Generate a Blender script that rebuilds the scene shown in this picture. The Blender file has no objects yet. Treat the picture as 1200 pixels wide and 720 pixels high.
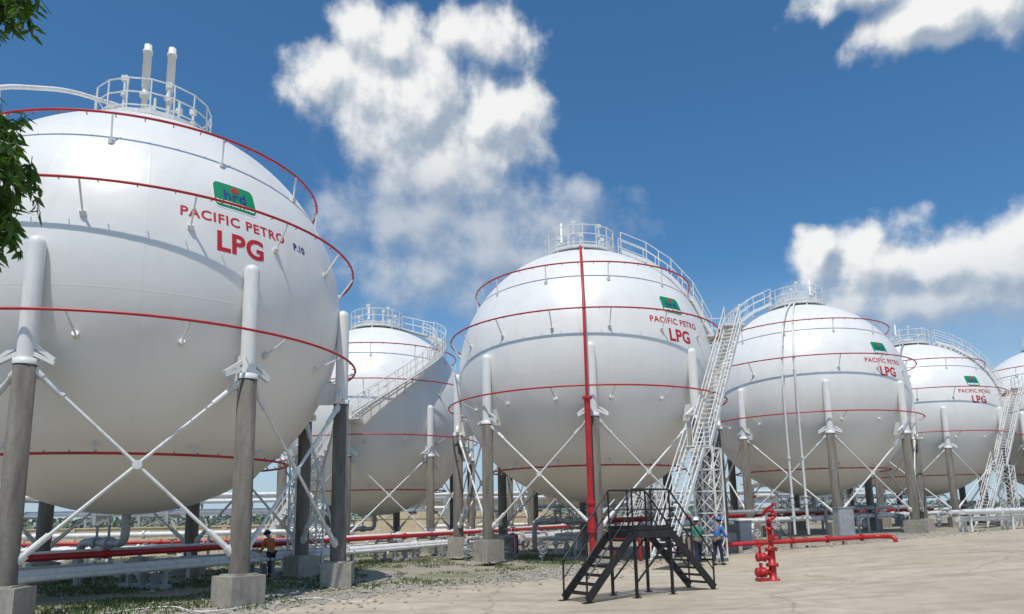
import bpy, math, random, bmesh
from mathutils import Vector, Matrix, noise as mnoise
random.seed(11)
sc=bpy.context.scene
sc.view_settings.view_transform='Standard'; sc.view_settings.look='None'; sc.view_settings.exposure=0
pi=math.pi; rad=math.radians
def link(o): sc.collection.objects.link(o); return o

# ---------------- materials ----------------
def mk(name):
    m=bpy.data.materials.new(name); m.use_nodes=True
    nt=m.node_tree; nt.nodes.clear()
    out=nt.nodes.new('ShaderNodeOutputMaterial'); b=nt.nodes.new('ShaderNodeBsdfPrincipled')
    nt.links.new(b.outputs[0],out.inputs[0]); return m,nt,b
def N(nt,t,**k):
    n=nt.nodes.new(t)
    for a,v in k.items(): setattr(n,a,v)
    return n
def mixc(nt,fac,a,b,blend='MIX'):
    n=nt.nodes.new('ShaderNodeMix'); n.data_type='RGBA'; n.blend_type=blend
    for s,v in ((0,fac),(6,a),(7,b)):
        if isinstance(v,bpy.types.NodeSocket): nt.links.new(v,n.inputs[s])
        else: n.inputs[s].default_value = v if s==0 else (tuple(v)+(1,) if len(v)==3 else v)
    return n.outputs[2]
def ramp(nt,inp,stops):
    n=nt.nodes.new('ShaderNodeValToRGB'); e=n.color_ramp.elements
    while len(e)<len(stops): e.new(.5)
    for i,(p,c) in enumerate(stops):
        e[i].position=p; e[i].color=(c,c,c,1) if not hasattr(c,'__len__') else tuple(c)+(1,)
    nt.links.new(inp,n.inputs[0]); return n.outputs[0]
def noise(nt,scale,detail=4,rough=.55,vec=None,mapscale=None):
    n=nt.nodes.new('ShaderNodeTexNoise'); n.inputs['Scale'].default_value=scale
    n.inputs['Detail'].default_value=detail; n.inputs['Roughness'].default_value=rough
    if vec is None:
        tc=nt.nodes.new('ShaderNodeTexCoord'); vec=tc.outputs['Object']
    if mapscale:
        mp=nt.nodes.new('ShaderNodeMapping'); mp.inputs['Scale'].default_value=mapscale
        nt.links.new(vec,mp.inputs[0]); vec=mp.outputs[0]
    nt.links.new(vec,n.inputs['Vector']); return n.outputs[0]
def bump(nt,b,h,s,d=.02):
    n=nt.nodes.new('ShaderNodeBump'); n.inputs['Strength'].default_value=s; n.inputs['Distance'].default_value=d
    nt.links.new(h,n.inputs['Height']); nt.links.new(n.outputs[0],b.inputs['Normal'])
def simple(name,c,rough=.5,metal=0.,var=.15,scale=3.,dirt=None,dirtamt=.4,bs=0.1):
    m,nt,b=mk(name)
    n1=noise(nt,scale,3,.6)
    lo=tuple(x*(1-var) for x in c); hi=tuple(min(1,x*(1+var)) for x in c)
    col=mixc(nt,ramp(nt,n1,[(.3,0),(.7,1)]),lo,hi)
    if dirt:
        n2=noise(nt,2.2,4,.7,mapscale=(1.5,1.5,.35))
        f=ramp(nt,n2,[(.5,0),(.72,dirtamt)])
        col=mixc(nt,f,col,dirt)
    nt.links.new(col,b.inputs['Base Color']); b.inputs['Roughness'].default_value=rough; b.inputs['Metallic'].default_value=metal
    if bs>.2: bump(nt,b,noise(nt,scale*8,3),bs)
    return m
WHITE=simple('white_paint',(.77,.76,.73),.4,0,.05,2,(.45,.40,.33),.35,.05)
WSTEEL=simple('white_steel_paint',(.74,.735,.71),.45,0,.08,4,(.38,.33,.28),.4,.05)
RED=simple('red_paint',(.47,.020,.024),.42,0,.2,2,(.25,.05,.03),.3,.05)
REDL=simple('red_lettering',(.50,.015,.03),.6,0,.05,2,None,0,0)
BLUEL=simple('blue_lettering',(.015,.04,.22),.6,0,.05,2,None,0,0)
GREENL=simple('green_panel_paint',(.0,.23,.10),.6,0,.05,2,None,0,0)
WLET=simple('white_lettering',(.8,.8,.8),.6,0,.03,2,None,0,0)
GREY=simple('grey_steel',(.40,.41,.42),.5,.2,.15,3,(.2,.15,.11),.4,.05)
DGREY=simple('dark_grey_steel',(.13,.135,.14),.55,.3,.2,3,(.16,.1,.07),.5,.05)
BLACK=simple('black_paint',(.018,.018,.02),.42,.2,.3,4,(.10,.085,.065),.35,.05)
PED=simple('pedestal_concrete',(.36,.33,.28),.9,0,.2,3,(.17,.15,.12),.6,.35)
WALLM=simple('beige_wall_plaster',(.62,.50,.32),.85,0,.12,1,(.3,.25,.18),.4,.15)
ROOFM=simple('sheet_roof',(.35,.36,.38),.6,.2,.1,1,(.3,.2,.15),.3,.1)
GLASS=simple('dark_window_glass',(.03,.04,.05),.15,0,.1,1,None,0,0)

def shell_mat():
    m,nt,b=mk('white_tank_paint')
    tc=N(nt,'ShaderNodeTexCoord'); o=tc.outputs['Object']
    n1=noise(nt,.35,4,.6,o)
    c=mixc(nt,ramp(nt,n1,[(.35,0),(.7,1)]),(.755,.745,.715),(.825,.815,.785))
    n2=noise(nt,1.0,5,.7,o,(1.6,1.6,.16))
    c=mixc(nt,ramp(nt,n2,[(.52,0),(.8,.34)]),c,(.56,.52,.45))
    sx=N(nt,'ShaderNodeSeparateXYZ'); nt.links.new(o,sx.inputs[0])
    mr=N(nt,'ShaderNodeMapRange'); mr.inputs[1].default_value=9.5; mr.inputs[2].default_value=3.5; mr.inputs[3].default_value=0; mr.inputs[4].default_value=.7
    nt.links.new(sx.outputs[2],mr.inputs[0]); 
    c=mixc(nt,mr.outputs[0],c,(.84,.80,.72))  # warm ground bounce light painted into the shell colour, stronger towards the underside
    at=N(nt,'ShaderNodeMath',operation='ARCTAN2'); nt.links.new(sx.outputs[1],at.inputs[0]); nt.links.new(sx.outputs[0],at.inputs[1])
    def seam(src,mul,add,w):
        a=N(nt,'ShaderNodeMath',operation='MULTIPLY_ADD'); nt.links.new(src,a.inputs[0]); a.inputs[1].default_value=mul; a.inputs[2].default_value=add
        f=N(nt,'ShaderNodeMath',operation='FRACT'); nt.links.new(a.outputs[0],f.inputs[0])
        s=N(nt,'ShaderNodeMath',operation='SUBTRACT'); nt.links.new(f.outputs[0],s.inputs[0]); s.inputs[1].default_value=.5
        g=N(nt,'ShaderNodeMath',operation='ABSOLUTE'); nt.links.new(s.outputs[0],g.inputs[0])
        r=N(nt,'ShaderNodeMapRange'); r.inputs[1].default_value=0; r.inputs[2].default_value=w; r.inputs[3].default_value=1; r.inputs[4].default_value=0
        nt.links.new(g.outputs[0],r.inputs[0]); return r.outputs[0]
    s1=seam(at.outputs[0],16/(2*pi),0.3,.016); s2=seam(sx.outputs[2],1/3.4,.25,.008)
    mx=N(nt,'ShaderNodeMath',operation='MAXIMUM'); nt.links.new(s1,mx.inputs[0]); nt.links.new(s2,mx.inputs[1])
    mm=N(nt,'ShaderNodeMath',operation='MULTIPLY'); nt.links.new(mx.outputs[0],mm.inputs[0]); mm.inputs[1].default_value=.06
    c=mixc(nt,mm.outputs[0],c,(.4,.38,.35))
    nt.links.new(c,b.inputs['Base Color']); b.inputs['Roughness'].default_value=.36
    ad=N(nt,'ShaderNodeMath',operation='MULTIPLY_ADD'); nt.links.new(mx.outputs[0],ad.inputs[0]); ad.inputs[1].default_value=.06
    nt.links.new(noise(nt,.6,2,.5,o),ad.inputs[2])
    bump(nt,b,ad.outputs[0],.25,.12)
    return m
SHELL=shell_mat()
def colmat():
    m,nt,b=mk('weathered_column_concrete')
    n1=noise(nt,1.3,6,.65,mapscale=(3,3,.5)); n2=noise(nt,9,5,.7)
    c=mixc(nt,ramp(nt,n1,[(.3,0),(.7,1)]),(.115,.10,.085),(.235,.215,.185))
    c=mixc(nt,ramp(nt,n2,[(.45,0),(.8,.5)]),c,(.10,.085,.07))
    nt.links.new(c,b.inputs['Base Color']); b.inputs['Roughness'].default_value=.9
    bump(nt,b,n2,.5,.02); return m
COL=colmat()

# ---------------- mesh builder ----------------
class MB:
    def __init__(s): s.v=[];s.f=[];s.sm=[];s.mi=[];s.m=0
    def add(s,vs,fs,smooth=False,M=None):
        o=len(s.v)
        s.v+= [tuple(M@Vector(p)) for p in vs] if M is not None else [tuple(p) for p in vs]
        for f in fs: s.f.append(tuple(o+i for i in f)); s.sm.append(smooth); s.mi.append(s.m)
    def tube(s,pts,r,n=8,closed=False,caps=True):
        pts=[Vector(p) for p in pts]; L=len(pts)
        rr=r if hasattr(r,'__len__') else [r]*L
        T=[]
        for i in range(L):
            a=pts[(i-1)%L] if (closed or i>0) else pts[i]
            b=pts[(i+1)%L] if (closed or i<L-1) else pts[i]
            d=(b-a); T.append(d.normalized() if d.length>1e-9 else (T[-1] if T else Vector((0,0,1))))
        up=T[0].orthogonal().normalized(); vs=[]
        for i in range(L):
            up=(up-T[i]*up.dot(T[i]))
            up=up.normalized() if up.length>1e-6 else T[i].orthogonal().normalized()
            w=T[i].cross(up)
            for k in range(n):
                t=2*pi*k/n; vs.append(pts[i]+(up*math.cos(t)+w*math.sin(t))*rr[i])
        fs=[]
        for i in range(L if closed else L-1):
            a=i*n;b=((i+1)%L)*n
            for k in range(n): k2=(k+1)%n; fs.append((a+k,a+k2,b+k2,b+k))
        s.add(vs,fs,True)
        if caps and not closed:
            s.add(vs[:n],[tuple(range(n))[::-1]]); s.add(vs[-n:],[tuple(range(n))])
    def cyl(s,a,b,r,n=12): s.tube([a,b],r,n)
    def box(s,c,size,R=None):
        x,y,z=[q/2 for q in size]
        vs=[Vector((i*x,j*y,k*z)) for i in(-1,1) for j in(-1,1) for k in(-1,1)]
        if R is not None: vs=[R@v for v in vs]
        c=Vector(c); vs=[v+c for v in vs]
        s.add(vs,[(0,1,3,2),(4,6,7,5),(0,4,5,1),(2,3,7,6),(0,2,6,4),(1,5,7,3)])
    def beam(s,a,b,w,h,up=(0,0,1)):
        a=Vector(a);b=Vector(b);d=b-a;L=d.length;d.normalize();u=Vector(up)
        x=d.cross(u)
        if x.length<1e-4: x=d.cross(Vector((1,0,0)))
        x.normalize();z=x.cross(d)
        s.box((a+b)/2,(w,L,h),Matrix((x,d,z)).transposed())
    def lathe(s,prof,n=24,c=(0,0,0),M=None,smooth=True):
        vs=[];fs=[];c=Vector(c)
        for r,z in prof:
            for k in range(n):
                t=2*pi*k/n; vs.append(Vector((r*math.cos(t),r*math.sin(t),z)))
        for i in range(len(prof)-1):
            for k in range(n):
                k2=(k+1)%n; fs.append((i*n+k,i*n+k2,(i+1)*n+k2,(i+1)*n+k))
        if M is not None: vs=[M@v for v in vs]
        s.add([v+c for v in vs],fs,smooth)
    def mesh(s,name,mats):
        me=bpy.data.meshes.new(name); me.from_pydata(s.v,[],s.f)
        for m in (mats if isinstance(mats,(list,tuple)) else [mats]): me.materials.append(m)
        me.polygons.foreach_set('use_smooth',s.sm); me.polygons.foreach_set('material_index',s.mi); me.update()
        return me
def ob(name,me,parent=None,loc=(0,0,0),rz=0,**kw):
    o=bpy.data.objects.new(name,me); link(o)
    if parent is not None: o.parent=parent
    o.location=loc; o.rotation_euler=(0,0,rz)
    for k,v in kw.items(): o[k]=v
    return o
def empty(name,loc,rz,label,cat,group=None):
    o=ob(name,None,None,loc,rz,label=label,category=cat)
    if group: o['group']=group
    o.empty_display_size=.5
    return o
def thing(name,mb,mats,label,cat,group=None,loc=(0,0,0),rz=0):
    o=ob(name,mb if isinstance(mb,bpy.types.Mesh) else mb.mesh(name,mats),None,loc,rz,label=label,category=cat)
    if group:o['group']=group
    return o
def bend(pts,r=.3,n=4):
    P=[Vector(p) for p in pts]; out=[P[0]]
    for i in range(1,len(P)-1):
        a=(P[i-1]-P[i]);b=(P[i+1]-P[i]); q=min(r,a.length*.45,b.length*.45); a=P[i]+a.normalized()*q; b=P[i]+b.normalized()*q
        for k in range(n+1):
            t=k/n; out.append(a*(1-t)**2+P[i]*2*t*(1-t)+b*t*t)
    return out+[P[-1]]

def sstep(t): t=max(0,min(1,t)); return t*t*(3-2*t)
def hgt(x,y): return .6*sstep((x-4)/18)

# ---------------- tank parts (local: z=0 ground, axis z) ----------------
R=6.2; HC=8.5
def S(lon,lat,r=R): return Vector((r*math.cos(lat)*math.cos(lon),r*math.cos(lat)*math.sin(lon),HC+r*math.sin(lat)))
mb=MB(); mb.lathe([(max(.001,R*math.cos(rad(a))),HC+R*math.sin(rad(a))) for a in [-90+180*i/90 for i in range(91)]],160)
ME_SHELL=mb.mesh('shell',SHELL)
CR=6.34
mb=MB(); mb.lathe([(.25,.72),(.24,5.72),(.19,5.74)],20,(CR,0,0)); ME_COL=mb.mesh('support_column',COL)
mb=MB(); mb.lathe([(.20,5.70),(.20,8.55),(.185,8.64),(.14,8.72),(.07,8.76),(.001,8.77)],20,(CR,0,0))
mb.lathe([(.255,5.66),(.265,5.80),(.20,5.80)],20,(CR,0,0))
for sg in(-1,1):
    for zz,w in((6.15,.10),(5.95,.10)): mb.beam((CR,sg*.12,zz),(CR-.04,sg*.62,5.70+(.08 if zz>6 else 0)),.13,.09)
mb.box((CR-.42,0,6.0),(.7,.05,.7))
ME_SLEEVE=mb.mesh('steel_sleeve',WHITE)
mb=MB(); mb.box((CR,0,.3),(.92,.92,.86)); mb.box((CR,0,.745),(.66,.66,.05)); ME_PED=mb.mesh('pedestal',PED)
def cp(a,z,r=CR): return Vector((r*math.cos(a),r*math.sin(a),z))
mb=MB()
A=[cp(0,5.75),cp(rad(45),1.1)];B=[cp(rad(45),5.75),cp(0,1.1)]
for P,Q in (A,B):
    d=(Q-P).normalized()
    mb.cyl(P+d*.5,Q-d*.4,.044,8)
    mb.cyl(P+d*.45,P+d*1.1,.075,8); mb.cyl(Q-d*.35,Q-d*1.05,.075,8)
    mb.cyl(P+d*.22,P+d*.5,.10,8); mb.cyl(Q-d*.1,Q-d*.45,.12,8)
mid=(A[0]+A[1]+B[0]+B[1])/4
o_=Vector((math.cos(rad(22.5)),math.sin(rad(22.5)),0)); mb.cyl(mid-o_*.06,mid+o_*.06,.11,12)
ME_BRACE=mb.mesh('cross_brace',WSTEEL)
RINGS=[(.86*R,.66*R),(1.065*R,.27*R),(1.085*R,-.26*R),(.75*R,-.76*R)]
def ring(i,tr):
    r,z=RINGS[i]; m=MB(); n=96
    m.tube([(r*math.cos(2*pi*i/n),r*math.sin(2*pi*i/n),HC+z) for i in range(n)],tr,8,True)
    for j in range(48):
        t=2*pi*(j+.5)/48; p=Vector((r*math.cos(t),r*math.sin(t),HC+z)); d=Vector((-p.x,-p.y,HC-p.z)).normalized()
        m.cyl(p,p+d*.12,.014,5)
    m.m=1; nb=16 if i in(1,2) else 12
    for k in range(nb):
        t=2*pi*(k+.35)/nb
        p=Vector((r*math.cos(t),r*math.sin(t),HC+z-.03)); lat=math.atan2(z,r)
        q=S(t,lat-.10 if i<3 else lat,R-.02)
        m.beam(q,p,.04,.04); m.cyl(q,q+(p-q)*.15,.08,8)
    return m.mesh('water_spray_ring',[RED,WSTEEL])
ME_RINGS=[ring(i,.036) for i in range(4)]
def railing(m,pts,h=1.1,closed=False,step=1.0,r=.028,kick=True):
    pts=[Vector(p) for p in pts]; L=len(pts)
    seq=list(range(L if closed else L-1))
    for hh in (h,h*.55)+((.12,) if kick else ()):
        m.tube([p+Vector((0,0,hh)) for p in pts],r,6,closed)
    for i in seq:
        a=pts[i];b=pts[(i+1)%L];n=max(1,int((b-a).length/step))
        for k in range(n): q=a+(b-a)*k/n; m.cyl(q,q+Vector((0,0,h)),r*1.1,6)
    if not closed: m.cyl(pts[-1],pts[-1]+Vector((0,0,h)),r*1.1,6)
ZT=HC+R
mb=MB(); PR=1.75
oc=[(PR*math.cos(2*pi*i/16),PR*math.sin(2*pi*i/16),ZT+.05) for i in range(16)]
mb.lathe([(PR+.03,ZT-.09),(PR+.03,ZT+.05),(.001,ZT+.05)],16,smooth=False); mb.lathe([(PR+.03,ZT-.09),(.9,ZT-.09)],16)
for i in range(8):
    t=2*pi*i/8; mb.beam(S(t,rad(74),R-.02),(1.7*math.cos(t),1.7*math.sin(t),ZT-.05),.08,.08)
mb.lathe([(.45,ZT-.1),(.45,ZT+.4),(.56,ZT+.4),(.56,ZT+.5),(.001,ZT+.52)],20)
ME_PLAT=mb.mesh('top_platform',WSTEEL)
mb=MB(); railing(mb,oc,1.02,True,.75,.024); ME_PRAIL=mb.mesh('guard_rail',WSTEEL)
mb=MB(); hh=2.75
mb.lathe([(.09,ZT-.1),(.09,ZT+.9),(.16,ZT+.9),(.16,ZT+.98),(.09,ZT+.98),(.09,ZT+1.2),(.125,ZT+1.25),(.125,ZT+hh-.3),(.15,ZT+hh-.3),(.15,ZT+hh-.2),(.115,ZT+hh-.2),(.115,ZT+hh),(.09,ZT+hh),(.09,ZT+hh-.1),(.001,ZT+hh-.1)],14)
mb.cyl((0,0,ZT+.5),(.35,0,ZT+.5),.04); mb.cyl((.35,0,ZT+.2),(.35,0,ZT+.85),.045)
ME_VENT=mb.mesh('vent_stack',WHITE)
mb=MB(); hh=1.9
mb.lathe([(.06,ZT-.1),(.06,ZT+.8),(.11,ZT+.8),(.11,ZT+.87),(.06,ZT+.87),(.06,ZT+hh),(.001,ZT+hh)],10); mb.cyl((0,0,ZT+.5),(.35,0,ZT+.5),.04); mb.cyl((.35,0,ZT+.2),(.35,0,ZT+1.5),.04)
ME_VENT2=mb.mesh('vent_stack',WHITE)
mb=MB()
for x,y,h in((.7,.9,.8),(-.9,.5,.6),(.2,1.3,1.6),(-1.1,-.6,.7),(1.2,.2,.9),(-.4,-1.2,1.3),(.9,-.9,1.2)):
    mb.cyl((x,y,ZT+.05),(x,y,ZT+h),.045,8); mb.cyl((x,y,ZT+h*.6),(x,y,ZT+h*.6+.06),.11,10); mb.box((x,y,ZT+h+.08),(.2,.14,.18))
mb.tube(bend([(-1.4,.5,ZT+.3),(.2,1.3,ZT+.3),(1.2,.2,ZT+.3),(1.75,0,ZT-.25)],.2),.05,8)
ME_INST=mb.mesh('top_pipework',WSTEEL)
def stair(m,a,b,width,n,side,rails=None,tread=(.24,.035)):
    a=Vector(a);b=Vector(b);side=Vector(side).normalized()
    for sg in(-1,1): m.beam(a+side*sg*width/2,b+side*sg*width/2,.045,.18)
    fw=(b-a);fw.z=0
    fw=fw.normalized() if fw.length>1e-3 else Vector((0,1,0))
    Rm=Matrix((side,fw,Vector((0,0,1)))).transposed()
    for i in range(1,n): m.box(a+(b-a)*i/n,(width-.06,tread[0],tread[1]),Rm)
    t=rails or m
    for sg in(-1,1):
        railing(t,[a+side*sg*width/2,b+side*sg*width/2],.95,False,.95,.022,False)
m1=MB();m2=MB()
lats=[72,60,47,33,16]
pts=[Vector(((R+.45)*math.cos(rad(l)),0,HC+(R+.45)*math.sin(rad(l)))) for l in lats]
for i in range(len(pts)-1):
    for sg in(-1,1): m1.beam(pts[i+1]+Vector((0,sg*.42,0)),pts[i]+Vector((0,sg*.42,0)),.05,.18)
    n=int(abs(pts[i].z-pts[i+1].z)/.2)+1; 
    for k in range(n):
        q=pts[i+1]+(pts[i]-pts[i+1])*(k+.5)/n; m1.box(q,(.26,.8,.035))
    m1.beam(pts[i+1]-Vector((0,0,.1)),S(0,rad(lats[i+1]),R-.02),.07,.07)
for sg in(-1,1): railing(m2,[p+Vector((0,sg*.42,0)) for p in pts],1.0,False,.7,.024,False)
ME_UW=m1.mesh('upper_stair',WSTEEL); ME_UWR=m2.mesh('handrail',WSTEEL)
PZ=pts[-1].z
m1=MB();m2=MB(); m1.box((6.8,-1.15,PZ-.03),(.95,3.3,.08))
for y in(-2.4,-1.0,.3):
    qq=S(math.atan2(y,6),-.12,R-.02); m1.beam((7.15,y,PZ-.1),qq,.07,.07); m1.beam((7.2,y,PZ-.1),(6.0,y*.9,PZ-.1),.07,.1)
railing(m2,[(7.25,-2.2,PZ),(7.25,.48,PZ),(6.4,.48,PZ)],1.1,False,.7,.024)
ME_TP=m1.mesh('landing_platform',WSTEEL); ME_TPR=m2.mesh('guard_rail',WSTEEL)
m1=MB();m2=MB()
TA=Vector((6.78,-2.6,PZ-.05)); TB=Vector((1.55,-9.3,.05)); d=(TA-TB); sd=Vector((d.y,-d.x,0)).normalized()
TM=TB+d*.42
stair(m1,TB,TM,.74,20,sd,m2); TM2=TM+Vector((d.x,d.y,0)).normalized()*.5
m1.box((TM+TM2)/2,(.9,.84,.06),Matrix.Rotation(math.atan2(d.y,d.x),3,'Z')); stair(m1,TM2,TA,.74,28,sd,m2)
ME_LS=m1.mesh('lower_stair',WSTEEL); ME_LSR=m2.mesh('handrail',WSTEEL)
def lattice(m,c,w,h,nb,ang=0,z0=0,t=.07):
    c=Vector(c);Rm=Matrix.Rotation(ang,3,'Z')
    cs=[c+Rm@Vector((sx*w/2,sy*w/2,0)) for sx,sy in((-1,-1),(1,-1),(1,1),(-1,1))]
    for q in cs: m.beam(q+Vector((0,0,z0)),q+Vector((0,0,h)),t,t)
    for i in range(nb+1):
        z=z0+(h-z0)*i/nb
        for k in range(4):
            a=cs[k]+Vector((0,0,z));b=cs[(k+1)%4]+Vector((0,0,z)); m.beam(a,b,t*.7,t*.7)
            if i<nb:
                z2=z0+(h-z0)*(i+1)/nb
                m.beam(cs[k]+Vector((0,0,z)),cs[(k+1)%4]+Vector((0,0,z2)),t*.5,t*.5); m.beam(cs[k]+Vector((0,0,z2)),cs[(k+1)%4]+Vector((0,0,z)),t*.5,t*.5)
m1=MB(); q=(TM+TM2)/2+sd*.3; lattice(m1,(q.x,q.y,0),.85,TM.z-.1,5,math.atan2(d.y,d.x),0,.06); ME_TOW=m1.mesh('stair_support_tower',WSTEEL)
m1=MB();m2=MB();inn=[];out=[]
lonA,lonB,latA,latB=-2,-92,61,-7; n=60
for i in range(n+1):
    t=i/n; lo=rad(lonA+(lonB-lonA)*t); la=rad(latA+(latB-latA)*t)
    p=S(lo,la,R+.25); q=Vector((p.x,p.y,0)).normalized(); inn.append(p); out.append(p+Vector((q.x*.75,q.y*.75,0)))
    m1.box((inn[-1]+out[-1])/2,(.75,.22,.03),Matrix.Rotation(lo,3,'Z'))
m1.tube(inn,.04,6); m1.tube(out,.04,6)
railing(m2,out[::3],1.0,False,.8,.022,False); railing(m2,inn[::3],1.0,False,.8,.022,False)
e=(inn[-1]+out[-1])/2; m1.box(e,(1.3,1.2,.06))
ex=Vector((e.x-.3,e.y,e.z)); stair(m1,Vector((e.x-5,e.y-.6,.1)),ex,.8,26,(0,1,0),m2)
tp=Vector((1.7,-.1,ZT)); side_=Vector((0,1,0))
m1.beam(tp-Vector((0,0,.02)),(inn[0]+out[0])/2,.8,.06); railing(m2,[tp+side_*.4,out[0]+side_*.3],1.0,False,.6,.03,False)
ME_SP=m1.mesh('spiral_stair',WSTEEL); ME_SPR=m2.mesh('handrail',WSTEEL)
m1=MB(); m1.tube(bend([(0,0,HC-R+.05),(0,0,1.45),(-2.6,2.2,1.45),(-2.6,2.2,.05)],.45,5),.13,12)
for z in(2.1,1.95): m1.cyl((0,0,z-.03),(0,0,z+.03),.22,16)
for t in(.35,.62):
    p=Vector((-2.6*t,2.2*t,1.45)); dd=Vector((-2.6,2.2,0)).normalized(); m1.cyl(p-dd*.18,p+dd*.18,.19,14); m1.cyl(p,p+Vector((0,0,.5)),.04); m1.lathe([(.2,-.02),(.22,0),(.2,.02),(.18,0),(.2,-.02)],14,p+Vector((0,0,.52)))
ME_OUT=m1.mesh('outlet_pipe',GREY)
def riser(a,off,r,mat=RED,low=1.5,zl=4.4):
    m=MB(); rr=R+off; q=Vector((rr*math.cos(a),rr*math.sin(a),0))
    m.tube([q+Vector((0,0,.1)),q+Vector((0,0,zl))],r*low,12)
    P=[q+Vector((0,0,zl-.1)),q+Vector((0,0,HC-1.2))]+[S(a,rad(l),R+off-(off-.16)*min(1,l/60)) for l in range(0,79,6)]
    m.tube(P,r,10)
    for z in(1.1,2.2,zl-.05): m.cyl(q+Vector((0,0,z-.05)),q+Vector((0,0,z+.05)),r*low*1.6,14)
    for z in(1.3,1.9): m.cyl(q+Vector((0,0,z-.12)),q+Vector((0,0,z+.12)),r*low*1.3,14)
    for l in(6,24,42): p=S(a,rad(l),R+off-(off-.16)*min(1,l/60));m.beam(S(a,rad(l),R-.02),p,.06,.06)
    return m.mesh('riser_pipe',mat)
def glyphs(body,size,bold=0,spacing=1,cuts=2):
    c=bpy.data.curves.new('t','FONT'); c.body=body; c.size=size; c.align_x='CENTER'; c.align_y='CENTER'; c.resolution_u=4; c.offset=bold; c.space_character=spacing
    o=bpy.data.objects.new('t',c); link(o); bpy.context.view_layer.update()
    oe=o.evaluated_get(bpy.context.evaluated_depsgraph_get()); me=oe.to_mesh()
    bm=bmesh.new(); bm.from_mesh(me); bmesh.ops.triangulate(bm,faces=bm.faces[:])
    if cuts: bmesh.ops.subdivide_edges(bm,edges=bm.edges[:],cuts=cuts,use_grid_fill=True)
    bm.verts.ensure_lookup_table(); bm.verts.index_update()
    v=[(p.co.x,p.co.y) for p in bm.verts]; f=[tuple(w.index for w in p.verts) for p in bm.faces]
    bm.free(); oe.to_mesh_clear(); bpy.data.objects.remove(o); return v,f
def wrap(v,f,lon0,lat0,lift):
    return [tuple(S(lon0+x/(R*math.cos(lat0)),lat0+y/R,R+lift)) for x,y in v],f
def letters(m,body,size,lon0,lat0,lift=.02,bold=0,spacing=1,off=(0,0)):
    v,f=glyphs(body,size,bold,spacing); v=[(x+off[0],y+off[1]) for x,y in v]; vs,fs=wrap(v,f,lon0,lat0,lift); m.add(vs,fs)
def rrect(w,h,r):
    v=[];f=[];xs=[-w/2+w*i/24 for i in range(25)]
    for x in xs:
        d=max(0,abs(x)-(w/2-r)); hh=h/2-(r-math.sqrt(max(0,r*r-d*d)))
        for j in range(9): v.append((x,-hh+2*hh*j/8))
    for i in range(24):
        for j in range(8): a=i*9+j; f.append((a,a+9,a+10,a+1))
    return v,f
LAT_LOGO=rad(21.2); LAT_NAME=rad(13.2); LAT_LPG=rad(7.0)
m=MB(); v,f=rrect(1.26,.94,.16); m.add(*wrap(v,f,0,LAT_LOGO,.006)); ME_LW=m.mesh('sign_border',WLET)
m=MB(); v,f=rrect(1.18,.86,.14); m.add(*wrap(v,f,0,LAT_LOGO,.010)); ME_LG=m.mesh('green_sign_face',GREENL)
m=MB(); letters(m,"PACIFIC PETRO",.175,0,LAT_LOGO,.017,.013,.88,(0,-.28)); ME_L1=m.mesh('white_lettering',WLET)
m=MB()
fl=[(-.02,.02),(.10,.05),(.16,.15),(.12,.24),(.08,.20),(.09,.30),(.02,.36),(.02,.27),(-.05,.22),(-.08,.12)]
fl=[((x-.04)*1.15+.03,y*.75+.13) for x,y in fl]
m.add(*wrap(fl,[tuple(range(len(fl)))],0,LAT_LOGO,.019)); ME_L2=m.mesh('red_flame_emblem',REDL)
m=MB(); letters(m,"hrd",.46,0,LAT_LOGO,.015,.012,1.05,(0,.0)); ME_L3=m.mesh('blue_letter_emblem',BLUEL)
v,f=glyphs("PACIFIC PETRO",.40,.009,1.12)
sxs=sorted(p[0] for p in v); gap=max((b-a,(a+b)/2) for a,b in zip(sxs,sxs[1:]))[1]
ME_NAMES=[]
for sgn in(-1,1):
    ff=[q for q in f if (v[q[0]][0]-gap)*sgn>0]; idx=sorted({i for q in ff for i in q}); mp_={i:k for k,i in enumerate(idx)}
    m=MB(); m.add(*wrap([v[i] for i in idx],[tuple(mp_[i] for i in q) for q in ff],0,LAT_NAME,.006)); ME_NAMES.append(m.mesh('company_name_lettering',REDL))
m=MB(); letters(m,"LPG",.78,0,LAT_LPG,.006,.024,1.05,(.06,0)); ME_LPG=m.mesh('product_lettering',REDL)
m=MB(); letters(m,"P.10",.30,0,LAT_NAME-rad(.7),.006,.012,1.0,(2.13,0)); ME_PNO=m.mesh('tank_number_lettering',BLUEL)
m=MB(); letters(m,"LPG",.62,0,rad(-2.5),.006,.02,1.05,(.3,0)); ME_LPG2=m.mesh('product_lettering',REDL)
m=MB(); letters(m,"P.10",.30,0,rad(-2.2),.006,.012,1.0,(1.6,0)); ME_PNO2=m.mesh('tank_number_lettering',BLUEL)

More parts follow.
